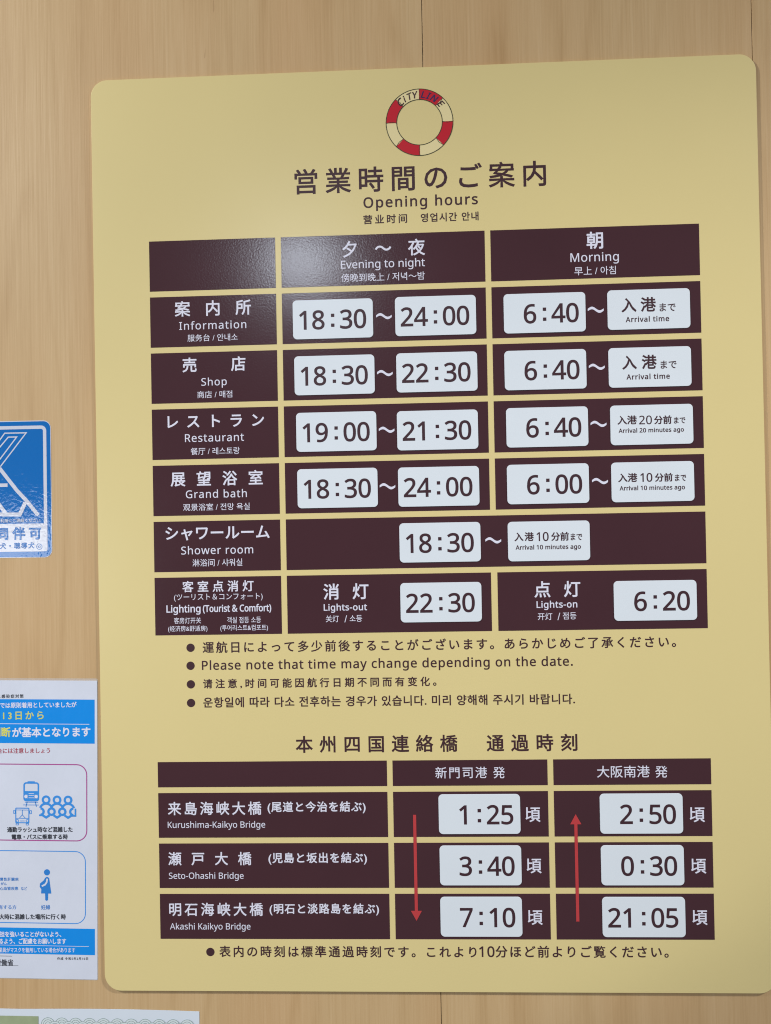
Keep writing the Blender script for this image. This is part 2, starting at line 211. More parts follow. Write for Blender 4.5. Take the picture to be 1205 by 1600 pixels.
# ---------------------------------------------------------------- lettering
GLY = {'&':(718,[[273,-10,225,-7,182,3,144,18,112,40,86,68,67,101,56,139,52,182,55,218,62,250,75,279,93,303,115,326,141,347,170,368,203,388,145,464,133,485,124,507,119,532,118,558,121,592,130,622,145,648,166,671,193,688,223,701,259,708,298,711,335,708,368,701,397,688,422,671,442,649,456,623,465,594,468,560,465,530,458,503,445,478,428,455,407,434,383,414,357,395,327,376,517,194,558,264,585,350,673,350,633,233,621,207,606,183,590,160,573,139,716,0,599,0,514,82,490,63,465,45,439,29,411,16,381,5,348,-3,312,-8],[275,427,357,491,368,506,376,523,381,541,382,560,381,577,376,592,369,606,359,618,346,628,331,635,314,639,295,640,275,639,258,635,242,628,228,619,217,607,208,593,204,577,202,559,203,542,207,525,212,509,221,494],[275,67,306,68,334,72,360,78,383,87,459,136,255,334,172,271,159,253,150,233,144,210,142,185,144,160,151,137,163,117,178,99,198,85,221,75,247,69]]),'(':(294,[[183,-155,149,-110,119,-63,94,-13,74,41,59,96,48,152,41,210,39,269,41,328,48,386,59,443,74,500,94,554,119,605,149,654,183,700,265,700,233,653,205,603,181,551,161,497,146,441,135,385,129,328,126,270,129,213,135,157,146,102,161,47,181,-7,204,-58,232,-108,264,-155]]),')':(294,[[30,-155,62,-108,90,-58,113,-7,133,47,148,102,159,157,165,213,168,270,165,328,159,385,148,441,133,497,113,551,90,603,62,653,29,700,111,700,146,654,175,605,200,554,220,500,235,443,246,386,253,328,255,269,253,210,246,152,235,96,220,41,200,-13,175,-63,146,-110,111,-155]]),'-':(316,[[39,225,39,301,276,301,276,225]]),'.':(263,[[130,-14,88,2,81,11,75,23,72,37,71,53,72,70,75,84,81,95,88,104,130,119,174,104,182,95,188,84,191,70,192,53,191,37,188,23,182,11,174,2]]),'0':(561,[[279,-10,224,-4,176,14,136,44,104,86,80,138,62,200,52,271,48,351,49,406,54,456,61,503,71,545,84,583,101,616,121,644,145,668,173,687,204,700,240,708,279,711,334,705,382,687,422,658,455,616,480,564,498,503,509,432,513,351,511,297,507,246,500,200,489,157,476,119,459,86,438,57,415,33,387,14,355,1,319,-7],[279,64,316,68,347,81,372,104,392,135,406,175,417,224,423,283,425,351,423,418,417,476,406,525,392,566,372,597,347,619,316,633,279,637,243,633,212,619,186,597,167,566,153,525,143,476,136,418,134,351,136,283,143,225,153,176,167,135,186,104,212,82,243,68]]),'1':(561,[[264,0,264,489,265,557,268,610,239,584,207,556,132,495,87,553,276,700,348,700,348,0]]),'2':(561,[[47,0,47,72,230,257,320,351,375,432,383,452,388,473,392,496,393,519,391,546,385,569,374,590,359,606,340,619,319,629,296,634,270,636,245,635,222,632,200,626,180,619,101,570,55,627,150,686,177,696,206,704,237,708,270,710,316,707,357,697,394,682,425,660,449,633,467,601,478,565,481,524,480,497,476,470,469,445,459,421,396,326,302,226,156,82,156,78,510,78,510,0]]),'3':(561,[[236,-10,134,-1,44,28,44,109,139,75,237,63,281,65,318,72,349,83,373,100,391,120,404,143,412,170,415,201,411,232,402,257,386,279,363,296,335,308,301,317,263,323,219,325,151,325,151,398,220,398,260,400,295,407,326,418,350,434,370,454,384,476,392,502,395,530,393,554,387,576,376,594,361,609,342,622,320,630,296,636,268,637,240,636,215,633,192,628,171,621,91,578,48,637,141,688,169,698,200,704,232,708,267,710,318,707,362,698,400,682,430,661,453,635,470,605,480,572,483,536,481,503,474,473,461,447,444,424,423,405,398,389,370,377,338,369,338,365,378,358,412,347,440,331,464,312,482,289,495,262,502,232,505,199,503,169,498,142,489,115,476,91,460,68,440,48,416,31,389,17,357,5,321,-3,281,-8]]),'4':(561,[[356,0,356,159,21,159,21,232,350,704,439,704,439,236,541,236,541,159,439,159,439,0],[105,236,356,236,356,457,357,544,361,612,357,612,337,572,315,535]]),'5':(561,[[243,-10,142,0,62,28,62,110,148,76,244,64,281,66,314,73,343,84,369,100,390,121,405,147,414,179,417,215,414,247,406,275,393,300,375,320,350,336,320,348,284,355,241,357,178,352,122,342,78,370,105,700,456,700,456,622,178,622,162,419,207,425,270,429,321,426,366,416,407,399,441,375,469,346,489,311,501,270,505,224,501,172,488,126,466,86,436,52,398,25,353,6,302,-6]]),'6':(561,[[292,-10,260,-8,229,-1,199,9,172,24,146,42,123,66,103,93,86,125,72,162,62,203,56,249,54,299,67,448,75,483,86,517,99,549,115,580,134,608,157,633,183,655,213,675,246,690,285,701,327,708,375,710,420,708,461,701,461,627,421,636,376,639,344,638,314,634,288,627,264,617,242,604,223,590,207,573,193,555,181,535,170,513,162,489,155,465,140,356,146,356,158,372,173,388,190,402,209,414,230,425,255,432,282,437,312,438,355,435,394,424,429,407,459,383,483,352,501,316,511,274,515,225,511,174,500,127,481,87,454,53,422,25,384,6,341,-6],[291,63,321,65,347,73,371,85,391,102,408,125,420,153,427,187,429,225,427,257,421,285,410,310,396,331,377,349,353,361,326,368,294,371,272,369,251,366,232,360,214,351,198,341,183,330,171,317,160,303,152,288,146,273,142,258,141,242,158,158,167,138,179,120,192,104,208,90,226,78,245,69,267,64]]),'7':(561,[[133,0,421,622,43,622,43,700,513,700,513,633,228,0]]),'8':(561,[[282,-10,229,-7,183,3,142,18,109,40,82,67,63,99,52,136,48,178,49,202,53,223,59,243,68,262,122,323,193,366,169,381,146,398,125,417,106,437,91,459,80,484,73,512,71,543,72,569,77,593,86,614,98,634,113,651,130,666,150,679,173,690,197,699,223,705,250,709,279,710,323,707,363,699,399,686,430,667,456,643,475,614,486,580,489,542,488,522,485,503,479,485,471,469,423,413,356,371,434,324,491,264,500,246,506,226,510,205,512,181,508,140,496,102,477,70,450,42,416,19,377,3,332,-7],[283,404,369,456,384,472,395,492,402,514,404,539,402,562,395,582,385,600,370,614,351,626,330,634,305,639,278,640,253,639,229,634,208,626,190,614,174,600,164,582,157,562,155,539,156,522,159,506,165,491,172,478,219,437],[280,59,314,61,344,67,369,78,390,93,406,111,418,131,425,155,427,180,425,205,417,227,405,247,387,265,366,282,340,297,312,311,280,325,265,330,234,316,208,301,185,285,166,267,151,248,141,227,134,203,132,177,135,153,141,131,153,111,169,93,189,78,215,67,245,61]]),'9':(561,[[188,-10,143,-7,100,0,100,74,186,61,219,62,249,66,276,73,300,83,321,96,340,110,356,126,371,145,383,165,393,187,402,210,409,235,423,343,417,343,405,327,390,312,374,298,354,286,333,275,308,268,280,263,250,262,207,265,169,276,134,293,104,317,80,348,63,384,52,426,49,474,51,509,56,542,65,572,77,600,92,625,110,647,131,666,155,681,181,694,209,703,240,708,273,710,305,708,336,701,365,691,393,676,419,657,441,634,461,606,478,574,492,538,502,497,508,451,510,401,497,252,489,217,478,183,465,151,449,120,429,92,407,67,380,45,350,25,317,10,278,-1,236,-8],[269,329,291,331,313,334,332,340,350,349,366,359,381,370,393,383,403,397,412,412,418,427,421,442,423,458,406,541,397,561,385,579,372,595,356,610,338,622,318,630,297,636,273,637,244,635,217,627,194,615,173,597,156,574,144,546,137,513,134,475,136,442,143,414,153,389,167,368,186,351,209,339,237,332]]),'A':(626,[[0,0,274,703,353,703,625,0,534,0,450,217,173,217,89,0],[202,295,424,295,345,507,335,535,322,578,312,612,296,552,281,507]]),'B':(637,[[95,0,95,700,295,700,357,698,410,690,456,678,494,661,523,638,544,608,557,571,561,526,559,497,552,470,541,446,526,424,507,405,485,391,458,379,427,372,427,367,507,341,524,331,539,319,552,304,564,288,573,270,579,249,583,225,584,199,580,154,568,115,548,81,519,52,484,29,442,13,395,3,341,0],[183,402,313,402,354,404,389,409,416,418,436,431,451,447,461,467,468,490,470,517,467,544,459,566,447,585,429,600,406,610,376,618,341,623,299,625,183,625],[183,75,325,75,368,77,403,84,432,95,454,111,470,130,481,153,488,178,490,206,488,232,481,256,469,276,452,295,430,309,400,320,362,326,318,328,183,328]]),'C':(620,[[381,-10,330,-7,283,1,241,15,203,34,169,59,140,88,116,121,96,160,80,202,69,248,62,298,60,351,62,402,69,451,82,496,99,538,120,576,146,610,177,639,213,664,253,684,296,698,344,707,396,710,450,707,500,700,546,687,589,669,554,594,482,621,395,632,342,628,294,613,253,590,218,557,189,516,169,467,157,412,153,350,157,288,168,233,187,185,213,144,247,110,289,87,338,72,394,68,481,75,562,95,562,19,481,-3]]),'E':(545,[[95,0,95,700,486,700,486,623,183,623,183,404,469,404,469,327,183,327,183,77,486,77,486,0]]),'G':(714,[[395,-10,343,-7,295,1,251,15,212,34,177,58,146,87,120,120,99,158,82,201,69,247,62,296,60,350,63,403,71,452,84,498,103,540,127,578,156,612,189,641,227,665,270,685,316,699,367,707,423,710,534,699,631,669,598,592,514,621,418,632,358,628,306,613,261,590,222,557,191,516,169,467,156,412,152,350,154,310,159,271,167,236,179,202,194,172,214,145,237,122,264,102,295,87,331,76,371,69,416,67,494,72,553,83,553,291,399,291,399,370,641,370,641,26,526,-1]]),'I':(332,[[39,0,39,51,122,70,122,629,39,649,39,700,292,700,292,649,210,629,210,70,292,51,292,0]]),'K':(607,[[95,0,95,700,183,700,183,355,244,422,304,488,493,700,596,700,319,395,607,0,503,0,255,334,183,272,183,0]]),'L':(514,[[95,0,95,700,183,700,183,78,489,78,489,0]]),'M':(889,[[95,0,95,700,225,700,441,126,445,126,665,700,794,700,794,0,707,0,707,430,709,531,714,613,710,613,476,0,404,0,174,614,170,614,175,532,176,425,176,0]]),'N':(745,[[95,0,95,700,197,700,571,121,575,121,572,168,569,236,568,305,568,700,650,700,650,0,547,0,173,581,169,581,174,496,176,391,176,0]]),'O':(766,[[383,-10,331,-7,284,1,241,16,202,35,169,60,140,89,115,123,95,162,80,204,69,250,62,299,60,352,62,404,69,453,80,498,95,540,115,578,140,612,169,641,202,666,241,685,284,700,332,708,384,711,435,708,481,700,523,686,561,666,594,642,624,612,649,579,669,541,685,498,697,453,704,404,706,351,704,298,697,249,685,203,669,161,649,123,624,89,594,60,561,35,523,16,481,1,434,-7],[383,67,439,71,487,86,526,109,558,143,582,184,599,233,609,288,613,351,609,414,599,469,582,517,558,558,526,591,487,615,440,629,384,633,329,629,281,615,241,591,209,558,185,517,167,469,156,414,153,351,156,288,167,233,184,184,209,143,241,109,280,86,328,71]]),'P':(593,[[95,0,95,700,280,700,344,697,399,687,444,670,480,646,508,616,527,581,539,540,543,494,542,466,537,438,529,411,517,386,502,362,482,340,458,321,430,304,397,290,358,280,313,275,264,273,183,273,183,0],[183,348,254,348,301,350,341,356,375,366,403,380,424,399,440,424,449,454,452,490,449,522,441,549,428,572,409,591,384,606,353,616,316,622,273,625,183,625]]),'R':(610,[[95,0,95,700,288,700,349,697,402,688,445,672,481,650,508,623,528,588,539,548,543,501,542,474,538,450,532,428,523,408,512,390,499,374,485,361,470,349,403,314,595,0,492,0,323,289,183,289,183,0],[183,364,288,364,328,366,362,372,390,383,413,398,430,416,442,439,450,466,452,497,449,529,442,556,429,578,411,595,387,607,358,616,324,622,283,624,183,624]]),'S':(538,[[242,-10,133,-1,50,24,50,108,138,79,246,67,283,69,315,74,342,84,364,97,382,114,394,133,401,155,404,179,389,237,339,281,239,324,197,341,161,360,130,380,104,403,84,429,70,459,62,493,59,531,61,558,66,583,75,606,87,627,103,646,121,662,142,676,166,688,192,698,220,704,250,708,282,710,388,699,475,671,448,595,369,622,280,632,250,631,223,625,200,617,181,604,167,589,156,572,150,552,148,530,163,472,211,429,301,389,405,341,425,327,443,312,458,296,470,278,480,259,487,237,491,214,492,187,488,143,475,104,454,71,425,42,388,19,345,3,297,-7]]),'T':(545,[[228,0,228,623,10,623,10,700,534,700,534,623,317,623,317,0]]),'Y':(555,[[233,0,233,268,0,700,96,700,277,356,460,700,555,700,322,272,322,0]]),'a':(550,[[211,-10,177,-7,145,0,117,11,92,28,72,49,57,76,48,109,45,146,49,183,61,216,80,244,107,267,142,286,185,300,237,309,297,314,386,317,386,348,384,378,379,404,370,424,358,439,342,450,324,458,302,463,277,465,199,452,129,425,103,489,184,521,282,534,327,532,366,524,398,511,425,492,445,468,459,438,468,401,471,358,471,0,408,0,391,75,387,75,370,54,352,37,334,22,315,11,295,2,270,-5,242,-9],[230,60,262,62,291,69,318,80,341,97,360,117,374,143,383,174,385,210,385,257,308,254,263,250,225,244,195,235,172,223,156,207,144,189,137,169,134,145,136,125,141,107,149,92,161,80,176,71,192,65,210,61]]),'b':(603,[[332,-10,303,-8,276,-4,252,3,231,13,213,25,196,38,182,52,170,67,163,67,145,0,83,0,83,745,170,745,170,564,168,501,165,456,170,456,182,472,196,487,213,500,231,512,252,522,276,529,303,533,332,534,379,530,421,517,458,496,490,466,516,428,534,381,545,326,549,263,545,199,534,144,515,97,489,59,457,29,420,7,379,-6],[320,62,353,65,381,75,405,91,425,114,440,143,451,177,458,218,460,264,451,351,424,413,380,450,318,463,279,460,247,451,221,436,202,415,188,387,178,353,172,313,170,266,170,262,172,216,178,176,188,142,201,113,221,91,247,75,280,65]]),'c':(471,[[294,-10,260,-8,228,-3,198,6,170,19,144,35,122,55,102,79,85,107,71,139,62,175,56,215,54,260,56,306,62,348,72,385,86,418,104,446,124,470,148,491,174,507,203,519,233,528,266,534,300,535,377,527,438,507,412,435,357,452,298,460,230,447,182,410,153,348,143,261,145,216,153,177,164,143,181,115,202,93,228,77,258,68,293,65,369,74,429,95,429,19,371,-2]]),'d':(603,[[270,-10,223,-6,181,7,145,29,113,58,87,97,69,143,58,198,54,262,58,325,69,381,87,427,113,466,145,496,182,518,224,531,271,535,300,534,326,530,349,523,370,513,433,458,439,458,436,496,433,535,433,745,520,745,520,0,450,0,437,71,433,71,421,55,406,40,389,26,371,14,350,3,326,-4,299,-8],[283,62,322,65,354,73,380,87,400,107,415,133,426,165,432,202,434,245,434,261,432,307,426,347,416,382,402,411,382,434,356,451,323,460,282,464,250,460,221,450,198,433,178,408,163,378,152,344,145,304,143,260,145,215,152,176,163,142,178,114,198,91,222,75,250,65]]),'e':(553,[[307,-10,271,-8,237,-2,205,7,175,21,148,38,124,58,103,83,86,111,72,143,62,178,56,217,54,259,56,300,61,339,70,374,83,407,99,436,118,462,139,484,164,502,192,517,221,527,253,533,286,535,319,533,349,528,377,519,402,506,425,490,445,470,463,448,477,423,488,395,496,365,501,333,503,298,503,246,143,246,147,204,156,168,170,136,189,110,213,90,241,75,274,67,311,64,400,73,479,100,479,25,400,-1],[145,315,413,315,411,346,405,375,395,401,382,423,364,441,342,454,316,462,285,465,256,462,230,455,207,442,188,425,172,403,159,378,150,348]]),'f':(337,[[107,0,107,459,15,459,15,499,107,528,107,559,110,606,118,646,132,680,152,705,177,725,206,739,239,747,277,750,335,745,379,732,357,665,321,675,278,679,258,678,241,672,226,663,214,650,205,634,198,613,194,589,193,560,193,525,325,525,325,459,193,459,193,0]]),'g':(603,[[284,-235,229,-233,179,-227,134,-217,95,-202,95,-123,136,-141,182,-153,233,-161,289,-164,321,-161,350,-154,374,-141,396,-124,413,-102,425,-77,432,-48,434,-16,434,5,435,39,437,70,433,70,403,35,366,10,322,-5,271,-10,222,-5,180,8,143,30,111,62,86,101,68,148,58,201,54,262,58,321,68,374,86,421,111,461,143,494,180,517,222,531,270,535,295,534,319,530,342,524,363,516,383,505,402,491,419,475,434,456,439,456,451,525,520,525,520,-9,516,-62,505,-108,487,-147,462,-178,430,-203,389,-221,341,-232],[283,61,320,63,352,71,378,85,399,103,415,128,426,159,433,197,435,241,435,262,433,312,426,354,414,389,398,416,377,437,350,451,318,460,281,463,250,459,223,450,199,433,179,410,164,381,152,347,145,307,143,261,145,215,152,175,163,141,179,112,199,90,223,74,251,64]]),'h':(606,[[83,0,83,745,170,745,170,526,165,453,171,453,184,472,201,488,219,502,240,514,262,523,285,529,309,533,334,534,379,531,418,523,451,509,478,489,499,462,514,429,523,389,526,342,526,0,441,0,441,336,434,392,412,431,375,455,324,463,283,460,249,450,222,435,202,413,188,386,178,353,172,315,170,272,170,0]]),'i':(253,[[127,613,91,626,85,634,80,644,77,655,76,668,77,681,80,692,85,702,91,709,127,723,162,709,169,702,174,692,177,681,177,668,177,655,174,644,169,634,162,626],[83,0,83,525,170,525,170,0]]),'k':(524,[[83,0,83,745,169,745,169,356,168,315,165,271,169,271,186,293,210,323,231,348,399,525,500,525,287,301,515,0,411,0,228,245,169,193,169,0]]),'l':(253,[[83,0,83,745,170,745,170,0]]),'m':(917,[[83,0,83,525,153,525,166,454,171,454,184,473,199,490,217,504,237,515,258,524,280,530,302,534,325,535,382,530,427,513,462,486,486,447,491,447,506,468,522,486,542,501,563,514,586,523,610,530,635,534,660,535,702,532,738,524,768,510,793,490,812,463,826,430,834,390,837,342,837,0,752,0,752,338,745,393,725,432,692,455,645,463,610,460,580,452,555,438,536,419,521,394,511,364,505,330,503,290,503,0,418,0,418,338,411,393,391,432,357,455,310,463,273,460,243,450,218,435,200,414,187,387,177,354,172,316,170,273,170,0]]),'n':(606,[[83,0,83,525,153,525,166,454,171,454,185,473,201,490,220,504,241,515,264,524,287,530,312,534,336,535,380,532,419,524,452,510,478,490,499,463,514,430,523,390,526,342,526,0,441,0,441,336,434,392,412,431,375,455,324,463,283,460,250,450,223,435,203,414,188,387,178,354,172,316,170,273,170,0]]),'o':(593,[[295,-10,261,-8,229,-2,199,8,171,22,145,40,122,61,102,86,85,115,72,147,62,183,56,222,54,264,58,325,70,379,91,426,120,465,155,496,197,518,245,531,298,535,333,533,365,527,396,517,424,503,450,486,473,464,492,440,509,411,523,379,532,344,538,306,540,264,536,202,524,148,503,101,474,62,438,30,396,8,349,-5],[297,62,334,65,366,75,392,92,414,116,430,146,442,180,449,220,451,264,449,308,442,347,430,381,414,410,392,433,366,450,334,459,296,463,259,459,227,450,200,433,179,410,164,381,152,347,145,308,143,264,145,220,152,180,164,146,180,116,201,92,228,75,260,65]]),'p':(603,[[83,-235,83,525,154,525,166,454,170,454,182,470,197,486,213,499,231,512,252,522,276,529,303,534,333,535,380,531,421,518,458,497,490,468,516,430,534,383,545,328,549,264,545,201,534,146,516,99,490,60,458,29,421,8,379,-5,332,-10,303,-8,277,-4,253,3,232,13,170,67,164,67,168,25,170,-20,170,-235],[320,62,343,63,363,68,382,77,399,88,413,103,425,119,436,139,445,160,460,265,458,308,451,346,440,380,425,409,405,432,381,449,352,459,318,463,280,460,249,451,224,437,204,418,190,392,179,361,173,324,170,280,170,264,172,218,178,178,188,143,201,114,221,91,247,75,280,65]]),'r':(405,[[83,0,83,525,154,525,164,429,168,429,181,450,197,470,214,488,233,504,254,518,277,527,302,533,328,535,360,534,390,529,379,450,351,455,323,457,303,455,284,451,265,444,247,435,230,423,215,408,202,392,191,373,181,352,175,330,171,306,170,280,170,0]]),'s':(470,[[216,-10,121,-1,51,24,51,102,127,73,218,60,248,61,274,65,296,72,313,81,326,92,335,106,340,120,342,137,331,173,293,204,213,239,125,278,70,325,61,340,55,357,51,375,50,396,53,428,64,455,81,479,104,499,134,515,167,526,205,533,247,535,337,526,415,500,385,431,316,455,241,465,216,464,194,460,176,455,160,448,148,438,139,427,134,415,132,401,145,364,188,335,268,301,353,262,407,215,415,200,421,184,424,165,425,145,422,109,411,78,394,51,369,29,338,12,302,0,261,-7]]),'t':(354,[[244,-10,168,4,152,13,137,24,123,38,112,54,102,73,96,96,92,123,90,153,90,459,16,459,16,500,91,534,125,646,176,646,176,525,328,525,328,459,176,459,176,155,178,132,182,113,189,97,200,84,212,74,226,67,242,62,259,61,299,64,332,72,332,6,293,-5]]),'u':(606,[[269,-10,224,-7,185,2,152,16,125,36,104,62,89,95,80,135,77,181,77,525,165,525,165,187,172,132,194,93,230,70,281,62,322,65,355,74,382,89,402,111,417,138,428,171,434,209,436,252,436,525,523,525,523,0,452,0,439,70,435,70,421,50,405,34,386,20,365,9,342,1,318,-5,294,-9]]),'v':(498,[[199,0,0,525,92,525,204,216,221,168,236,117,246,76,250,76,261,118,278,169,294,216,406,525,498,525,298,0]]),'w':(771,[[155,1,11,526,100,526,173,246,193,161,207,89,211,89,220,130,232,182,246,230,339,526,433,526,524,230,545,158,559,90,563,90,576,158,598,246,672,526,760,526,614,1,513,1,423,297,400,376,386,436,382,436,370,376,347,296,253,1]]),'y':(500,[[82,-235,41,-233,11,-227,11,-159,37,-163,69,-165,90,-163,109,-158,126,-150,141,-139,154,-125,166,-110,176,-92,185,-72,213,-2,1,525,93,525,207,226,233,151,251,83,255,83,273,148,300,227,407,525,500,525,274,-73,259,-108,242,-139,223,-167,202,-191,179,-210,151,-224,119,-233]]),' ':(255,[])}
def poly_glyphs(contours, off):               # outlines -> filled triangles, made heavier by `off`
    c = bpy.data.curves.new('g', 'CURVE'); c.dimensions = '2D'; c.fill_mode = 'FRONT'
    for P in contours:
        s = c.splines.new('POLY'); s.points.add(len(P)-1)
        for i, (x, y) in enumerate(P): s.points[i].co = (x, y, 0, 1)
        s.use_cyclic_u = True
    return grab(c)
def grab(c):
    o = bpy.data.objects.new('g', c); me = o.to_mesh()
    V = [(v.co.x, v.co.y) for v in me.vertices]; F = [tuple(p.vertices) for p in me.polygons]
    o.to_mesh_clear(); bpy.data.objects.remove(o); bpy.data.curves.remove(c)
    return V, F
_cache = {}
def font_glyph(ch, off):
    k = (ch, 0)
    if k not in _cache:
        c = bpy.data.curves.new('g', 'FONT'); c.body = ch; c.size = 1; c.resolution_u = 3; c.fill_mode = 'FRONT'
        _cache[k] = grab(c)
    return _cache[k]
def extent(body):
    V, F = font_glyph(body, 0); return max(v[0] for v in V)
EM0 = extent('国')
_adv = {}
def advance(ch):
    if ch not in _adv: _adv[ch] = extent(ch+'国')-EM0
    return _adv[ch]
def cjk(text, ul, vt, ur, vb, wt, lean=0):
    h = vb-vt; off = 0; x = 0; items = []; ul += wt/2; ur -= wt/2; vt += wt/2; vb -= wt/2; h = vb-vt
    for ch in text:
        if ch not in ' \u3000': V, F = font_glyph(ch, off); items.append((x, V, F))
        x += advance(ch)
    mn = min(v[1] for _, V, _ in items for v in V); mx = max(v[1] for _, V, _ in items for v in V)
    sc = h/(mx-mn); left = items[0][0]+min(v[0] for v in items[0][1]); rt = items[-1][0]+max(v[0] for v in items[-1][1])
    nat = (rt-left)*sc; target = ur-ul; tr = 0; sx = sc
    if len(text) > 1:
        if nat < target*.995 and target/nat < 1.05: sx = sc*target/nat
        elif nat < target: tr = (target-nat)/(len(text)-1)
        else: sx = sc*target/nat
    out = []; k = 0; prev = 0
    xs = []; x = 0
    for ch in text:
        if ch not in ' \u3000': xs.append(x*sx+k*tr)
        x += advance(ch); k += 1
    for (x0, V, F), px in zip(items, xs):
        out.append(([(ul+px-left*sx+v[0]*sx, vb-(v[1]-mn)*sc) for v in V], F))
    if len(text) == 1 and out:
        cx = sum((ul, ur))/2; vs = [v[0] for v in out[0][0]]; d = cx-(min(vs)+max(vs))/2; out = [([(a+d, b) for a, b in out[0][0]], out[0][1])]
    return [fatten(V, F, wt/2) for V, F in out]
def latin(text, ul, vt, ur, vb, wt, fixed=None):
    sc = (vb-vt-wt)/700; off = wt/2/sc; x = 0; n = len(text); lft = min(P[::2][i] for P in GLY[text[0]][1] for i in range(len(P)//2))
    for ch in text[:-1]: x += GLY[ch][0]
    rt = x+max(max(P[::2]) for P in GLY[text[-1]][1]); nat = (rt-lft)*sc+wt; target = ur-ul; sx = sc; tr = 0
    if n > 1:
        if nat > target: sx = sc*(target-wt)/(nat-wt)
        else: tr = (target-nat)/(n-1)
    out = []; x = ul+wt/2-lft*sx
    for ch in text:
        if GLY[ch][1]:
            V, F = poly_glyphs([list(zip(P[::2], P[1::2])) for P in GLY[ch][1]], off)
            out.append(fatten([(x+a*sx, vb-wt/2-b*sc) for a, b in V], F, wt/2))
        x += GLY[ch][0]*sx+tr
    return out
def fatten(V, F, h):                          # widen every stroke by h each side with a rim that slopes down a hair
    from collections import Counter
    E = Counter()
    def area(f): return sum(V[f[i]][0]*V[f[(i+1) % len(f)]][1]-V[f[(i+1) % len(f)]][0]*V[f[i]][1] for i in range(len(f)))
    FF = [f if area(f) > 0 else f[::-1] for f in F]
    for f in FF:
        for i in range(len(f)): E[(f[i], f[(i+1) % len(f)])] += 1
    B = [e for e in E if (e[1], e[0]) not in E]
    nr = {}
    for a, b in B:
        x, y = V[b][0]-V[a][0], V[b][1]-V[a][1]; l = math.hypot(x, y) or 1e-9
        n = (y/l, -x/l)
        nr.setdefault(a, []).append(n); nr.setdefault(b, []).append(n)
    V3 = [(v[0], v[1], 0) for v in V]; out = {}
    for a, ns in nr.items():
        mx, my = sum(n[0] for n in ns), sum(n[1] for n in ns); m2 = (mx*mx+my*my)/len(ns)**2
        k = min(1/max(m2, .05), 1.9)/len(ns); out[a] = len(V3); V3.append((V[a][0]+mx*k*h, V[a][1]+my*k*h, -.07))
    return V3, list(FF)+[(b, a, out[a], out[b]) for a, b in B]
def letters(name, pieces, mt, parent, frame, d, loc=None):
    """pieces: (V, F) in plane units; frame(u, v) -> local units"""
    V = []; F = []
    for P, Q in pieces:
        k = len(V)
        V += [(*frame(p[0], p[1]), d+(p[2] if len(p) > 2 else 0)) for p in P]; F += [tuple(k+i for i in f) for f in Q]
    o = link(name, mesh(name, V, F), mt, parent, loc); return o
def write(row_pieces, wt):
    out = []
    for t, mode, ul, vt, ur, vb in row_pieces: out += (cjk if mode == 'cjk' else latin)(t, ul, vt, ur, vb, wt)
    return out
def clock(text, uc, vc):                      # large condensed digits set on a fixed pitch, square colon
    out = []; r = uc+53.8; cap = 29.8; wt = 1.25; sc = (cap-wt)/700; sx = sc*.965; base = vc+1.0+cap/2
    cen = {0: -10.9, 1: -32.5, 2: -54.0, 3: -76.4, 4: -98.2}
    for i, ch in enumerate(reversed(text)):
        c = r+cen[i]
        if ch == ':':
            for q in (-cap*.72, -cap*.20): out.append(([(c-2.6, base+q-2.6), (c+2.6, base+q-2.6), (c+2.6, base+q+2.6), (c-2.6, base+q+2.6)], [(0, 3, 2, 1)]))
            continue
        V, F = poly_glyphs([list(zip(P[::2], P[1::2])) for P in GLY[ch][1]], wt/2/sc)
        out.append(fatten([(c+(a-286)*sx, base-wt/2-b*sc) for a, b in V], F, wt/2))
    return out
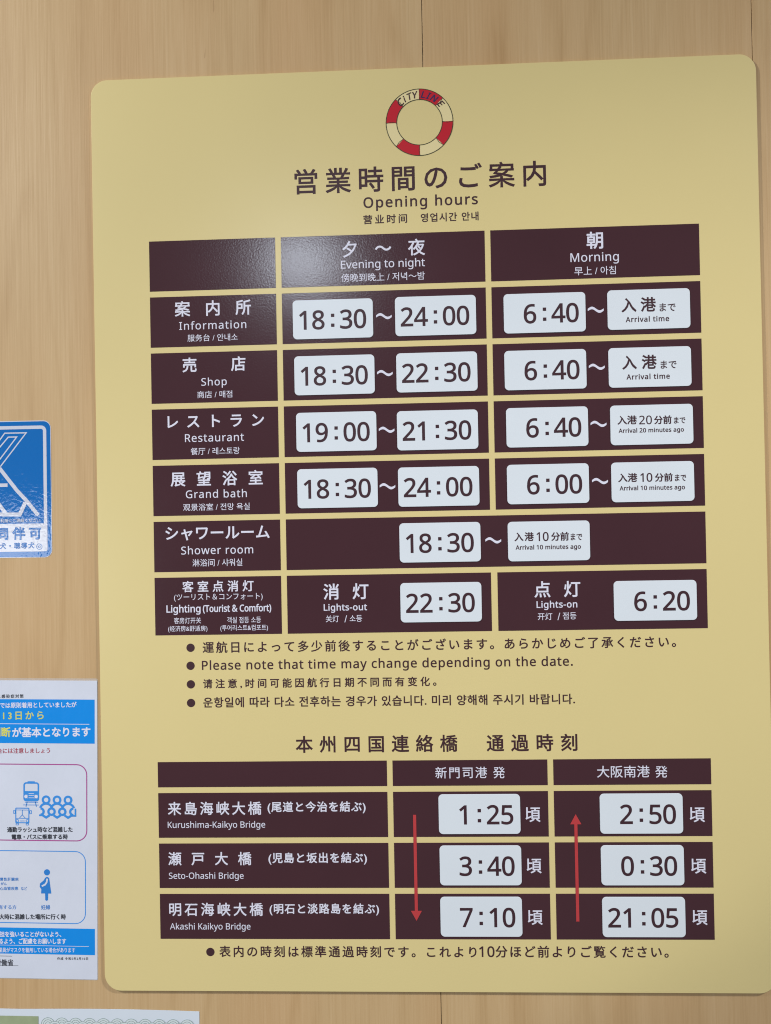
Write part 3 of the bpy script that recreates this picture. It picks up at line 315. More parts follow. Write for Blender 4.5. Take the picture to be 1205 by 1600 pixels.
LAY = {
 'L': (
  ('board', 'ink_brown', 1.3, (('営業時間のご案内', 'cjk', 466.3, 269.3, 859.5, 309.6),)),
  ('board', 'ink_brown', 0.8, (('Opening hours', 'latin', 574.4, 317.8, 753.1, 334.4),)),
  ('board', 'ink_brown', 0.6, (('营业时间', 'cjk', 573.8, 345.4, 642.3, 360.0), ('영업시간 안내', 'cjk', 663.7, 345.8, 753.8, 359.7))),
  ('a2t0', 'ink_white', 0.9, (('夕～夜', 'cjk', 539.7, 385.3, 669.5, 411.5),)),
  ('a2t0', 'ink_white', 0.2, (('Evening to night', 'latin', 537.2, 416.2, 668.9, 428.8),)),
  ('a2t0', 'ink_white', 0.1, (('傍晚到晚上 / 저녁～밤', 'cjk', 537.5, 436.7, 668.2, 449.8),)),
  ('a4t0', 'ink_white', 1.1, (('朝', 'cjk', 919.0, 383.4, 945.9, 410.2),)),
  ('a4t0', 'ink_white', 0.2, (('Morning', 'latin', 894.4, 416.0, 968.7, 429.5),)),
  ('a4t0', 'ink_white', 0.1, (('早上 / 아침', 'cjk', 900.1, 437.3, 963.7, 450.4),)),
  ('a0t1', 'ink_white', 0.9, (('案内所', 'cjk', 272.4, 472.2, 393.9, 496.8),)),
  ('a0t1', 'ink_white', 0.2, (('Information', 'latin', 279.1, 505.3, 386.0, 517.7),)),
  ('a0t1', 'ink_white', 0.1, (('服务台 / 안내소', 'cjk', 292.0, 525.4, 372.0, 536.7),)),
  ('a0t2', 'ink_white', 0.9, (('売店', 'cjk', 283.2, 561.9, 383.7, 585.1),)),
  ('a0t2', 'ink_white', 0.2, (('Shop', 'latin', 312.9, 595.0, 353.4, 606.9),)),
  ('a0t2', 'ink_white', 0.1, (('商店 / 매점', 'cjk', 306.1, 615.2, 361.8, 626.5),)),
  ('a0t3', 'ink_white', 0.9, (('レストラン', 'cjk', 257.9, 653.0, 411.6, 672.9),)),
  ('a0t3', 'ink_white', 0.2, (('Restaurant', 'latin', 285.3, 682.9, 379.2, 695.3),)),
  ('a0t3', 'ink_white', 0.1, (('餐厅 / 레스토랑', 'cjk', 294.1, 704.6, 372.1, 715.9),)),
  ('a0t4', 'ink_white', 0.9, (('展望浴室', 'cjk', 261.4, 741.7, 407.8, 765.2),)),
  ('a0t4', 'ink_white', 0.2, (('Grand bath', 'latin', 285.2, 771.8, 382.2, 784.0),)),
  ('a0t4', 'ink_white', 0.1, (('观景浴室 / 전망 욕실', 'cjk', 280.6, 792.6, 386.4, 803.9),)),
  ('a0t5', 'ink_white', 0.9, (('シャワールーム', 'cjk', 251.6, 829.1, 417.1, 850.5),)),
  ('a0t5', 'ink_white', 0.2, (('Shower room', 'latin', 276.3, 860.2, 390.7, 872.6),)),
  ('a0t5', 'ink_white', 0.1, (('淋浴间 / 샤워실', 'cjk', 293.9, 880.1, 373.1, 891.9),)),
  ('a0t6', 'ink_white', 0.7, (('客室点消灯', 'cjk', 277.2, 914.4, 390.5, 932.2),)),
  ('a0t6', 'ink_white', 0.1, (('(ツーリスト＆コンフォート)', 'cjk', 263.6, 934.9, 404.4, 946.8),)),
  ('a0t6', 'ink_white', 0.6, (('Lighting', 'latin', 251.2, 952.4, 305.6, 964.0), ('(Tourist & Comfort)', 'latin', 309.2, 952.9, 417.6, 963.9))),
  ('a0t6', 'ink_white', 0.1, (('客房灯开关', 'cjk', 262.9, 971.8, 306.1, 981.6),)),
  ('a0t6', 'ink_white', 0.1, (('(经济房&舒适房)', 'cjk', 253.4, 984.7, 316.0, 995.2),)),
  ('a0t6', 'ink_white', 0.1, (('객실 점등 소등', 'cjk', 347.6, 971.9, 401.0, 981.9),)),
  ('a0t6', 'ink_white', 0.1, (('(투어리스트&컴포트)', 'cjk', 336.5, 984.5, 412.0, 995.1),)),
  ('a2t6', 'ink_white', 0.9, (('消灯', 'cjk', 500.2, 922.1, 571.1, 947.3),)),
  ('a2t6', 'ink_white', 0.5, (('Lights-out', 'latin', 500.3, 954.2, 568.2, 964.5),)),
  ('a2t6', 'ink_white', 0.1, (('关灯', 'cjk', 503.1, 971.8, 523.8, 982.5), ('/', 'cjk', 533.0, 972.0, 536.1, 983.0), ('소등', 'cjk', 540.7, 971.9, 560.2, 982.4))),
  ('a7t6', 'ink_white', 0.9, (('点灯', 'cjk', 828.2, 923.6, 899.1, 948.8),)),
  ('a7t6', 'ink_white', 0.5, (('Lights-on', 'latin', 831.3, 954.5, 893.9, 964.9),)),
  ('a7t6', 'ink_white', 0.1, (('开灯', 'cjk', 832.8, 972.6, 855.2, 983.7), ('/', 'cjk', 863.6, 972.7, 866.9, 984.1), ('점등', 'cjk', 871.2, 972.0, 892.1, 983.2))),
  ('board', 'ink_brown', 0.7, (('運航日によって多少前後することがございます。あらかじめご了承ください。', 'cjk', 307.8, 1010.1, 1043.3, 1028.5),)),
  ('board', 'ink_brown', 0.6, (('Please note that time may change depending on the date.', 'latin', 306.1, 1040.4, 885.2, 1054.8),)),
  ('board', 'ink_brown', 0.7, (('请注意,时间可能因航行日期不同而有变化。', 'cjk', 307.5, 1068.9, 674.2, 1084.5),)),
  ('board', 'ink_brown', 0.7, (('운항일에 따라 다소 전후하는 경우가 있습니다. 미리 양해해 주시기 바랍니다.', 'cjk', 307.4, 1097.7, 887.4, 1114.2),)),
  ('board', 'ink_brown', 1.1, (('本州四国連絡橋', 'cjk', 452.3, 1159.5, 705.1, 1186.2), ('通過時刻', 'cjk', 750.1, 1159.6, 889.7, 1186.4))),
  ('c2T0', 'ink_white', 0.2, (('新門司港', 'cjk', 669.8, 1209.5, 749.9, 1227.3), ('発', 'cjk', 758.9, 1209.8, 777.5, 1227.7))),
  ('c4T0', 'ink_white', 0.2, (('大阪南港', 'cjk', 918.7, 1209.4, 999.1, 1227.7), ('発', 'cjk', 1007.3, 1210.0, 1025.9, 1228.2))),
  ('c2T1', 'ink_white', 0.7, (('頃', 'cjk', 807.6, 1272.6, 830.9, 1295.4),)),
  ('c2T2', 'ink_white', 0.7, (('頃', 'cjk', 808.1, 1351.7, 830.7, 1374.4),)),
  ('c2T3', 'ink_white', 0.7, (('頃', 'cjk', 807.9, 1431.1, 831.1, 1453.8),)),
  ('c4T1', 'ink_white', 0.7, (('頃', 'cjk', 1058.6, 1273.8, 1080.9, 1296.6),)),
  ('c4T2', 'ink_white', 0.7, (('頃', 'cjk', 1058.9, 1352.4, 1081.3, 1375.2),)),
  ('c4T3', 'ink_white', 0.7, (('頃', 'cjk', 1059.1, 1431.0, 1081.5, 1453.8),)),
  ('c0T1', 'ink_white', 0.7, (('来島海峡大橋', 'cjk', 248.2, 1261.5, 396.7, 1282.5), ('(尾道と今治を結ぶ)', 'cjk', 406.2, 1261.9, 560.2, 1280.9))),
  ('c0T1', 'ink_white', 0.1, (('Kurushima-Kaikyo Bridge', 'latin', 247.6, 1292.7, 402.1, 1302.4),)),
  ('c0T2', 'ink_white', 0.7, (('瀬戸大橋', 'cjk', 247.5, 1340.3, 379.5, 1361.2), ('(児島と坂出を結ぶ)', 'cjk', 406.2, 1341.5, 560.8, 1360.5))),
  ('c0T2', 'ink_white', 0.1, (('Seto-Ohashi Bridge', 'latin', 248.0, 1372.6, 366.6, 1382.2),)),
  ('c0T3', 'ink_white', 0.7, (('明石海峡大橋', 'cjk', 247.6, 1419.7, 396.3, 1440.6), ('(明石と淡路島を結ぶ)', 'cjk', 406.5, 1420.8, 578.2, 1439.5))),
  ('c0T3', 'ink_white', 0.1, (('Akashi Kaikyo Bridge', 'latin', 248.5, 1451.8, 376.1, 1461.5),)),
  ('board', 'ink_brown', 0.7, (('表内の時刻は標準通過時刻です。これより', 'cjk', 326.1, 1486.8, 728.1, 1504.7), ('10', 'latin', 732.1, 1487.1, 755.9, 1503.5), ('分ほど前よりご覧ください。', 'cjk', 757.4, 1485.8, 1021.9, 1504.4))),),
 'T': (
  ('a2t1', 603.2, 505.2),
  ('a4t1', 931.6, 504.7),
  ('a2t2', 603.0, 594.4),
  ('a4t2', 931.4, 593.2),
  ('a2t3', 604.1, 683.2),
  ('a4t3', 932.2, 681.7),
  ('a2t4', 603.8, 771.5),
  ('a4t4', 932.6, 770.2),
  ('a2t5', 766.6, 858.9),),
 'plates': (
  (523.0, 507.4, '18:30'),
  (683.8, 506.8, '24:00'),
  (852.8, 507.4, '6:40'),
  (1012.5, 506.3, (('入港', 'cjk', 970.7, 487.7, 1023.5, 510.3, 1.2), ('まで', 'cjk', 1028.9, 497.9, 1053.4, 510.5, 0.5), ('Arrival time', 'latin', 976.8, 517.5, 1043.2, 525.8, 0.6))),
  (523.9, 595.4, '18:30'),
  (684.1, 595.0, '22:30'),
  (852.2, 595.8, '6:40'),
  (1012.3, 595.8, (('入港', 'cjk', 970.0, 576.9, 1022.7, 598.9, 1.2), ('まで', 'cjk', 1028.6, 586.5, 1053.0, 599.0, 0.5), ('Arrival time', 'latin', 976.1, 606.4, 1042.3, 614.6, 0.6))),
  (525.2, 684.3, '19:00'),
  (683.4, 685.5, '21:30'),
  (853.1, 684.8, '6:40'),
  (1013.2, 684.8, (('入港', 'cjk', 960.8, 670.0, 990.6, 683.8, 0.8), ('20', 'latin', 994.0, 670.8, 1013.6, 684.1, 0.3), ('分前', 'cjk', 1016.9, 671.0, 1043.6, 684.5, 0.8), ('まで', 'cjk', 1047.0, 673.9, 1064.5, 684.1, 0.5), ('Arrival 20 minutes ago', 'latin', 962.4, 689.9, 1061.9, 696.7, 0.5))),
  (525.4, 772.8, '18:30'),
  (683.5, 773.5, '24:00'),
  (852.6, 772.9, '6:00'),
  (1012.9, 772.9, (('入港', 'cjk', 960.1, 759.0, 989.5, 772.7, 0.8), ('10', 'latin', 994.0, 759.4, 1012.4, 772.8, 0.5), ('分前', 'cjk', 1016.2, 759.8, 1043.2, 773.2, 0.8), ('まで', 'cjk', 1046.6, 762.3, 1063.8, 772.9, 0.5), ('Arrival 10 minutes ago', 'latin', 962.0, 778.7, 1061.6, 785.6, 0.5))),
  (683.9, 860.5, '18:30'),
  (852.1, 861.4, (('入港', 'cjk', 799.1, 847.2, 829.1, 861.0, 0.8), ('10', 'latin', 833.3, 847.5, 851.9, 861.3, 0.5), ('分前', 'cjk', 855.7, 847.7, 883.0, 861.4, 0.8), ('まで', 'cjk', 885.6, 850.3, 903.4, 861.0, 0.5), ('Arrival 10 minutes ago', 'latin', 800.6, 867.2, 901.1, 874.2, 0.5))),
  (683.6, 953.7, '22:30'),
  (1012.9, 955.8, '6:20'),
  (736.7, 1282.5, '1:25'),
  (984.7, 1282.8, '2:50'),
  (736.9, 1361.8, '3:40'),
  (984.8, 1362.0, '0:30'),
  (736.4, 1441.0, '7:10'),
  (985.1, 1441.3, '21:05'),),
 'B': (
  (288.6, 1019.6),
  (288.1, 1047.9),
  (288.1, 1077.1),
  (287.9, 1106.4),
  (311.9, 1496.7),),
 'WT': (
  ('poster', 'ink_black', 0.2, (('ス感染症対策', 'cjk', -25.6, 1090.7, 17.3, 1096.8),)),
  ('poster', 'ink_white', 0.4, (('では原則着用としていましたが', 'cjk', -21.4, 1103.6, 103.0, 1112.8),)),
  ('poster', 'ink_yellow', 0.6, (('13日から', 'cjk', -16.5, 1118.1, 49.4, 1131.3),)),
  ('poster', 'ink_yellow', 1.0, (('判断', 'cjk', -36.0, 1143.1, -4.7, 1158.8),)),
  ('poster', 'ink_white', 1.0, (('が基本となります', 'cjk', -2.2, 1143.4, 124.7, 1159.4),)),
  ('poster', 'ink_crimson', 0.2, (('合には注意しましょう', 'cjk', -27.3, 1176.2, 58.8, 1184.7),)),
  ('poster', 'ink_black', 0.5, (('通勤ラッシュ時など混雑した', 'cjk', -12.7, 1301.4, 93.3, 1310.2),)),
  ('poster', 'ink_black', 0.5, (('電車・バスに乗車する時', 'cjk', -5.6, 1313.1, 85.4, 1321.6),)),
  ('poster', 'ink_blue', 0.1, (('慢性肝臓病', 'cjk', -25.6, 1381.7, 4.4, 1387.0),)),
  ('poster', 'ink_blue', 0.1, (('がん', 'cjk', -24.3, 1389.0, -14.7, 1393.8),)),
  ('poster', 'ink_blue', 0.1, (('心血管疾患', 'cjk', -25.9, 1396.3, 3.8, 1401.8), ('など', 'cjk', 8.4, 1396.5, 18.3, 1401.8))),
  ('poster', 'ink_blue', 0.1, (('有する方', 'cjk', -28.4, 1425.3, 0.5, 1432.0),)),
  ('poster', 'ink_blue', 0.2, (('妊婦', 'cjk', 40.6, 1425.1, 54.9, 1432.6),)),
  ('poster', 'ink_black', 0.5, (('大時に混雑した場所に行く時', 'cjk', -27.5, 1439.5, 80.2, 1448.3),)),
  ('poster', 'ink_white', 0.5, (('担を強いることがないよう、', 'cjk', -27.1, 1467.1, 72.3, 1476.1),)),
  ('poster', 'ink_white', 0.5, (('るよう、ご配慮をお願いします', 'cjk', -28.1, 1478.1, 80.1, 1487.2),)),
  ('poster', 'ink_white', 0.2, (('業員がマスクを着用している場合があります', 'cjk', -29.4, 1492.8, 94.5, 1500.6),)),
  ('poster', 'ink_black', 0.1, (('作成 令和5年2月10日', 'cjk', 65.2, 1507.7, 114.9, 1512.2),)),
  ('poster', 'ink_black', 0.3, (('労働省', 'cjk', -35.3, 1511.3, -5.8, 1521.9),)),
  ('sticker', 'print_blue', 1.7, (('同伴可', 'cjk', -22.2, 824.5, 50.2, 845.0),)),
  ('sticker', 'print_blue', 0.7, (('犬・聴導犬', 'cjk', -17.5, 849.0, 38.7, 859.1),)),
  ('sticker', 'film_white', 0.1, (('利用にご理解ください', 'cjk', -15.9, 811.1, 48.6, 817.0),)),),
 'SY': {'o1': ((-48.5, 721.6), (-17.4, 687.7), (-7.0, 674.0), (28.0, 674.2), (-14.9, 727.3)), 'o2': ((-20.0, 701.5), (-1.3, 680.4), (12.4, 680.5), (-21.9, 723.7)), 't1': ((-16.5, 729.6), (11.1, 765.5), (26.1, 781.9), (45.6, 806.4)), 't2': ((-27.9, 757.0), (-3.6, 757.1)), 't3': ((-21.2, 782.9), (-7.8, 801.9)), 't4': ((-28.6, 803.4), (15.6, 804.3), (24.9, 785.3))},
}
# ================================================================ THE WALL
wall = bpy.data.objects.new('wall', None); COL.objects.link(wall); wall.location = at(671, 2400, -4.7); wall['kind'] = 'structure'
wall['label'] = 'pale maple veneer wall in upright panels behind the sign and notices'
for u0, u1 in ((-1500, 671.3), (672.3, 1180.6), (1181.6, 2400)):
    me = slab('wall_panel', [(u0-671, -3600), (u1-671, -3600), (u1-671, 0), (u0-671, 0)], -6, 0, .5)
    link('wall_panel', me, M['wood'], wall)
link('wall_backing', slab('wall_backing', [(-2171, -3600), (1729, -3600), (1729, 0), (-2171, 0)], -12, -6.2), M['gap'], wall)
# ================================================================ THE SIGN
SG = Thing('opening_hours_sign', 663.5, 1558.2, 0, 0,
    label='large cream board with brown timetables of opening hours and bridge passing times', category='sign')
def q(u, v): return SG.loc(u, v)
x0, y0 = q(142.9, 116.2); x1, y1 = q(1184.1, 1558.2)
link('board', slab('board', rrect(x0, y0, x1, y1, 26, 12), -4.6, 0, .5), M['board'], SG.e)
A = dict(a0=233, a1=433.9, a2=443.1, a3=762.5, a4=771.5, a5=1092, a6=761.9, a7=771.9, c0=233.2, c1=594.5, c2=603.4, c3=842.9, c4=851.9, c5=1092)
Rw = dict(t0=(376.1, 455.7), t1=(464.9, 544.6), t2=(553.8, 633.5), t3=(642.7, 722.4), t4=(731.7, 811.2), t5=(820.3, 899.8), t6=(908.7, 999.5),
          T0=(1199.0, 1238.6), T1=(1247.7, 1317.8), T2=(1326.9, 1396.6), T3=(1405.9, 1476.2))
cells = {}
def cell(ka, kb, kr, cx=None):
    u0, u1 = A[ka], A[kb]; v0, v1 = Rw[kr]; a, b = q((u0+u1)/2, v1)
    hw, h = (u1-u0)/2, v1-v0
    o = link('table_cell', slab('table_cell', [(-hw, -h), (hw, -h), (hw, 0), (-hw, 0)], .04, .26), M['brown'], SG.e, (a, b, 0))
    cells[ka+kr] = (o, (u0+u1)/2, v1)
for r in ('t0', 't1', 't2', 't3', 't4'):
    for ka, kb in (('a0', 'a1'), ('a2', 'a3'), ('a4', 'a5')): cell(ka, kb, r)
cell('a0', 'a1', 't5'); cell('a2', 'a5', 't5'); cell('a0', 'a1', 't6'); cell('a2', 'a6', 't6'); cell('a7', 'a5', 't6')
for r in ('T0', 'T1', 'T2', 'T3'):
    for ka, kb in (('c0', 'c1'), ('c2', 'c3'), ('c4', 'c5')): cell(ka, kb, r)
for host, mt, wt, rows in LAY['L']:
    for row in rows:
        P = write([row], wt)
        if host == 'board': letters('lettering', P, M[mt], SG.e, q, .2)
        else:
            o, cu, cv = cells[host]; letters('lettering', P, M[mt], o, lambda u, v: (u-cu, v-cv), .42)
for host, u, v in LAY['T']:                   # the wave dashes between the times
    o, cu, cv = cells[host]; f = Flat(); n = 22; up = []; dn = []
    for i in range(n+1):
        t = i/n; x = -12.2+24.4*t; y = -3.1*math.sin(2*math.pi*t)*(1-.1*abs(2*t-1)); hw = 1.75+.35*math.sin(math.pi*t)
        up.append((x, y-hw)); dn.append((x, y+hw))
    for i in range(n): f.poly([up[i], up[i+1], dn[i+1], dn[i]], .42)
    f.build('wave_dash', M['ink_white'], o, (u-cu, v-cv, 0))
pl0 = None
for uc, vc, t in LAY['plates']:
    a, b = q(uc, vc)
    if pl0 is None: pl0 = slab('time_plate', rrect(-63, -30.7, 63, 30.7, 6.5, 6), .3, 1.45, .28)
    o = link('time_plate', pl0, None, SG.e, (a, b, 0))
    if not pl0.materials: pl0.materials.append(M['plate'])
    fr = lambda u, v: (u-uc, v-vc)
    if isinstance(t, str): letters('lettering', clock(t, uc, vc), M['ink_plate'], o, fr, 1.62)
    else:
        P = []
        for s, m_, ul, vt, ur, vb, wt in t: P += (cjk if m_ == 'cjk' else latin)(s, ul, vt, ur, vb, wt)
        letters('lettering', P, M['ink_plate'], o, fr, 1.62)
bm = None
for u, v in LAY['B']:
    f = Flat(); f.disc(0, 0, 6.6, .2); a, b = q(u, v); f.build('bullet', M['ink_brown'], SG.e, (a, b, 0))
def arrow(u, v0, v1, up):
    f = Flat(); s = 1 if up else -1; tip, tail = (v0, v1) if up else (v1, v0)
    f.poly([(0, 0), (8.6, 15.6*s), (-8.6, 15.6*s)], .62); f.rect(-2.4, 15.6*s, 2.4, (tail-tip), .62)
    a, b = q(u, tip); f.build('arrow', M['red'], SG.e, (a, b, 0))
arrow(636.2, 1283.3, 1447.6, False); arrow(884.6, 1283.4, 1448.4, True)
# the life ring emblem
ec = q(664.6, 202.7); RO, RI = 52.1, 35.9
emb = Flat(); emb.ring(0, 0, RI, RO, .16, n=72); ring = emb.build('ring_emblem', M['ring_cream'], SG.e, (*ec, 0))
for a in (0, 90, 180, 270):
    f = Flat(); n = 10
    for i in range(n):
        p0, p1 = a-90+45*i/n, a-90+45*(i+1)/n
        f.ring(0, 0, RI, RO, .28, p0, p1, n=360/ (45/n) )
    f.build('red_band', M['ring_red'], ring)
f = Flat(); f.ring(0, 0, RO-.35, RO+.75, .4, n=72); f.ring(0, 0, RI-.75, RI+.35, .4, n=72)
for a in range(0, 360, 45):
    t = math.radians(a-90); c, s = math.cos(t), math.sin(t); f.stroke([(RI*c, RI*s), ((RO+RI)/2*c-1.6*s, (RO+RI)/2*s+1.6*c), (RO*c, RO*s)], .8, .44)
f.build('outline', M['ring_line'], ring)
for ch, ang, mt, sz in (('C', -44, 'ink_brown', 11), ('i', -33, 'ink_brown', 9.5), ('T', -21.7, 'ink_brown', 10), ('Y', -10.5, 'ink_brown', 10), ('L', 7.5, 'navy', 10), ('I', 18.5, 'navy', 10), ('N', 31.5, 'navy', 10), ('E', 49, 'ink_brown', 10)):
    g = ch if ch in GLY else ch
    sc = sz/700; V, F = poly_glyphs([list(zip(P[::2], P[1::2])) for P in GLY[g][1]], 22); adv = GLY[g][0]; t = math.radians(ang)
    def fr(x, y, t=t, sc=sc, adv=adv):
        a = (x-adv/2+.22*y)*sc; b = -(y-350)*sc; r = 43.6
        return (r*math.sin(t)+a*math.cos(t)-b*math.sin(t), -r*math.cos(t)+a*math.sin(t)+b*math.cos(t))
    letters('emblem_letter', [fatten(V, F, 22)], M[mt], ring, fr, .56)
# ================================================================ THE BLUE STICKER
ST = Thing('assistance_dog_sticker', 66.2, 872.6, -4.4, .0036, label='glossy blue and white assistance dog welcome sticker left of the board', category='sticker')
def k(u, v): return ST.loc(u, v)
X0 = -152
link('film_sheet', slab('film_sheet', rrect(X0-1.4, -217.6, .9, .9, 12), -.2, .15), M['film'], ST.e)
f = Flat(); f.poly(rrect(X0, -216.3, 0, 0, 11), .28); f.build('blue_print', M['print_blue'], ST.e)
f = Flat(); f.frame(X0+6.4, -209.6, -6.3, -8.7, 8.5, 5.4, .40); f.build('border_line', M['film_white'], ST.e)
f = Flat(); f.poly(rrect(X0+6.6, -53.2, -6.5, -8.9, 3), .46); f.build('white_panel', M['film_white'], ST.e)
f = Flat(); Y = {n: [k(*p) for p in P] for n, P in LAY['SY'].items()}
f.stroke(Y['o1'], 1.9, .42, False); f.stroke(Y['o2'], 1.9, .42, False)
f.stroke(Y['t1'], 6.0, .42); f.stroke(Y['t2'], 5.6, .44); f.stroke(Y['t3'], 6.0, .46); f.stroke(Y['t4'], 6.2, .50)
f.build('dog_mark', M['film_white'], ST.e)
f = Flat(); a = k(46.6, 856.3); f.ring(*a, 3.9, 4.9, .66, n=28); f.ring(*a, 1.1, 2.1, .66, n=20); f.build('double_circle', M['print_blue'], ST.e)
# ================================================================ THE LAMINATED NOTICE
PO = Thing('mask_notice', 129.4, 1543.2, -4.4, .0150, label='laminated white notice with blue bands about wearing masks, beside the lower left of the board', category='poster')
def kp(u, v): return PO.loc(u, v)
PW = -331
def bowed(x0, y0, x1, y1, d, nx=16, ny=24, amp=1.0, th=.35):   # a sheet that does not lie quite flat
    V = []; F = []
    for side in (0, 1):
        for j in range(ny+1):
            for i in range(nx+1):
                s, t = i/nx, j/ny; x = x0+(x1-x0)*s; y = y0+(y1-y0)*t
                V.append((x, y, d+relief(x, y)*amp-(th if side == 0 else 0)))
    n = (nx+1)*(ny+1)
    for j in range(ny):
        for i in range(nx):
            a = j*(nx+1)+i; F.append((a+n, a+1+n, a+nx+2+n, a+nx+1+n)); F.append((a, a+nx+1, a+nx+2, a+1))
    bd = [i for i in range(nx+1)]+[j*(nx+1)+nx for j in range(1, ny+1)]+[ny*(nx+1)+i for i in range(nx-1, -1, -1)]+[j*(nx+1) for j in range(ny-1, 0, -1)]
    for i in range(len(bd)): a, b = bd[i], bd[(i+1) % len(bd)]; F.append((a, b, b+n, a+n))
    return mesh('sheet', V, F)
def relief(x, y): return 0.0
H = -472.6
link('clear_margin', slab('clear_margin', rrect(PW-3, H-3.4, 1.2, 1.2, 3, 4), -.25, .02), M['clear'], PO.e)
link('paper', slab('paper', [(PW, H), (0, H), (0, 0), (PW, 0)], .04, .3), M['paper'], PO.e)
b1a = kp(131.9, 1100.6)[1]; b1b = kp(130.9, 1170.4)[1]; b2a = kp(126.3, 1463.1)[1]; b2b = kp(125.7, 1504.5)[1]
for a, b in ((b1a, b1b), (b2a, b2b)):
    f = Flat(); f.rect(PW+3.6, a, -3.9, b, .40); f.build('blue_band', M['band'], PO.e)
f = Flat(); yy = kp(60, 1138.6)[1]; f.rect(PW+12, yy-.45, -12.5, yy+.45, .5); f.build('rule_line', M['ink_white'], PO.e)
f = Flat(); yy = kp(60, 1490.0)[1]; f.rect(PW+12, yy-.35, -13.5, yy+.35, .5); f.build('rule_line', M['ink_white'], PO.e)
f = Flat(); a = kp(-22.9, 1200.7)[1]; b = kp(-24.7, 1323)[1]; r = kp(117.7, 1259.4)[0]; f.frame(PW+12, a, r, b, 17, 1.6, .42); f.build('magenta_frame', M['pink'], PO.e)
f = Flat(); a = kp(-25, 1338.3)[1]; b = kp(-26.7, 1453.6)[1]; r = kp(113.2, 1396)[0]; f.frame(PW+12, a, r, b, 17, 1.3, .42); f.build('blue_frame', M['line_blue'], PO.e)
# pictograms, drawn in their own units (9.27 of them to one sign unit)
def picto(px, py):                            # crop pixel of the drawing -> local
    return (px/9.27-2+IX, py/9.27+IY)
IX, IY = kp(-20.2, 1218.3)
IX += 0
g = 1/9.0
def pr(x, y): return (IX+x*g*.985, IY+y*g*1.0)
f = Flat()
def RR(x0, y0, x1, y1, r, w_, d=.44):
    a = pr(x0, y0); b = pr(x1, y1); f.frame(a[0], a[1], b[0], b[1], r*g, w_*g, d)
def LN(P, w_, d=.46, closed=False): f.stroke([pr(*p) for p in P], w_*g, d, closed)
def RG(x, y, r0, r1, d=.48, a0=0, a1=360): c = pr(x, y); f.ring(c[0], c[1], r0*g, r1*g, d, a0, a1, n=28)
def BX(x0, y0, x1, y1, d=.45): a = pr(x0, y0); b = pr(x1, y1); f.rect(a[0], a[1], b[0], b[1], d)
# train
RR(322, 105, 555, 380, 42, 22); BX(338, 232, 540, 285); BX(338, 335, 540, 362); BX(385, 92, 490, 118); BX(338, 285, 343, 335); BX(385, 285, 485, 335, .451); BX(532, 285, 540, 335)
LN([(345, 392), (540, 392)], 8); LN([(318, 430), (550, 430)], 9); LN([(378, 385), (360, 455)], 12); LN([(498, 385), (515, 455)], 12)
f.build('train_icon', M['line_blue'], PO.e)
f = Flat(); RG(360, 310, 0, 24, .56); RG(512, 310, 0, 24, .56)
for y in (268, 296, 328): LN([(400, y), (480, y)], 8, .56)
f.build('train_lamps', M['ink_white'], PO.e)
f = Flat()
RR(202, 470, 410, 692, 14, 14); LN([(205, 503), (408, 503)], 9); LN([(306, 503), (306, 575)], 9); LN([(306, 572), (262, 620)], 9); LN([(306, 572), (350, 620)], 9); LN([(205, 622), (408, 622)], 9)
RR(172, 505, 204, 560, 10, 9); RR(412, 505, 446, 560, 10, 9); RG(233, 657, 14, 23); RG(380, 657, 14, 23); RR(208, 690, 254, 722, 8, 9); RR(358, 690, 402, 722, 8, 9); LN([(275, 660), (340, 660)], 9)
f.build('bus_icon', M['line_blue'], PO.e)
f = Flat()
for i, x in enumerate((658, 820, 982)): RG(x, 355, 32, 64, .44+.01*i)
for i, x in enumerate((738, 897)): RG(x, 522, 29, 62, .47+.01*i)
RG(575, 522, 29, 62, .49, -90, 90); RG(1060, 522, 29, 62, .49, 90, 270)
for i, x in enumerate((658, 820, 982)): RG(x, 500, 76, 108, .50+.012*i, 200, 340); LN([(x-50, 575), (x, 606), (x+50, 575)], 32, .54+.012*i)
LN([(555, 575), (610, 575)], 24, .58); LN([(1025, 578), (1100, 578)], 24, .59); LN([(1091, 475), (1091, 590)], 22, .60)
f.build('crowd_icon', M['line_blue'], PO.e)
f = Flat(); IX, IY = kp(-22.2, 1369.2)
g = 1/9.0
a = pr(668, 30); f.disc(a[0], a[1], 4.9, .44)
out = [(640, 110), (668, 92), (700, 110), (732, 332), (580, 332), (585, 275), (560, 235), (565, 190), (620, 145)]
f.poly([pr(*p) for p in out], .44); f.poly([pr(*p) for p in [(640, 332), (686, 332), (683, 425), (663, 438), (643, 425)]], .44)
f.build('expecting_mother_icon', M['ink_blue'], PO.e)
f = Flat(); LN([(672, 120), (664, 170), (640, 205), (592, 228)], 24, .56); f.build('icon_arm', M['paper'], PO.e)
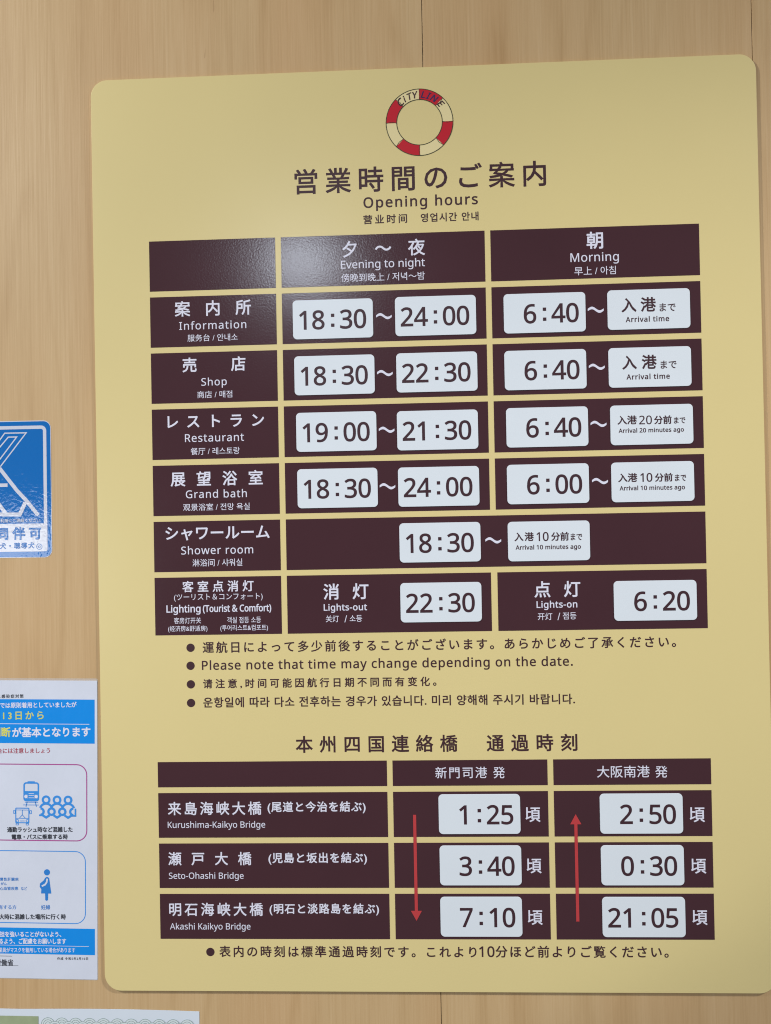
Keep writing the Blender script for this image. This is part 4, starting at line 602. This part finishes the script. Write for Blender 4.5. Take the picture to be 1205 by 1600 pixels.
f = Flat(); a = kp(-10, 1518.6); f.rect(a[0]-60, a[1]+2.4, a[0]+12.3, a[1]+2.9, .44); a = kp(-10, 1506); f.rect(a[0]-60, a[1], a[0]+2.3, a[1]+.7, .44); f.build('ministry_rule', M['ink_black'], PO.e)
for owner, mt, wt, rows in LAY['WT']:
    P = write(rows, wt)
    if owner == 'poster': letters('lettering', P, M[mt], PO.e, kp, .58)
    else: letters('lettering', P, M[mt], ST.e, k, .62)
# ================================================================ THE PATTERNED NOTICE BELOW
NO = Thing('wave_pattern_notice', 291.5, 1592.4, -4.4, .0100, label='white sheet with green block and grey wave pattern border, below the laminated notice', category='notice')
NW, NH = -440, 620
V = []; F = []; nx = 40
def lift(s): return .35+1.0*math.sin(math.pi*s)**2*.6
for i in range(nx+1):
    s = i/nx; x = NW+(0-NW)*s; y = -1.9*math.sin(math.pi*min(1, (1-s)*1.55))
    for yy, dd in ((y, lift(s)), (NH, .35), (y, lift(s)-.3), (NH, .05)): V.append((x, yy, dd))
for i in range(nx):
    a = i*4; b = a+4; F += [(a, b, b+1, a+1), (a+2, a+3, b+3, b+2), (a, a+2, b+2, b), (a+1, b+1, b+3, a+3)]
F += [(0, 1, 3, 2), (nx*4, nx*4+2, nx*4+3, nx*4+1)]
link('sheet', mesh('sheet', V, F), M['notice'], NO.e)
f = Flat(); f.rect(NW+10, 10.9, -257.5, NH-12, 1.3); f.build('green_block', M['moss'], NO.e)
f = Flat(); fl = Flat(); R_ = 11.15
for r in range(9):
    cy = 23.4+r*5.6
    for i in range(12):
        cx = -8-R_-i*2*R_+(R_ if r % 2 else 0)
        if cx-R_ < -259 or cx+R_ > -6: continue
        d = 1.3+r*.05
        fl.poly([(cx+R_*math.cos(math.pi+math.pi*j/14), cy+R_*math.sin(math.pi+math.pi*j/14)) for j in range(15)], d)
        for rr in (10.9, 7.6, 4.4): f.ring(cx, cy, rr-.6, rr, d+.02, 180, 360, n=28)
fl.build('wave_fill', M['wave_fill'], NO.e)['kind'] = 'stuff'
f.build('wave_lines', M['wave_line'], NO.e)['kind'] = 'stuff'
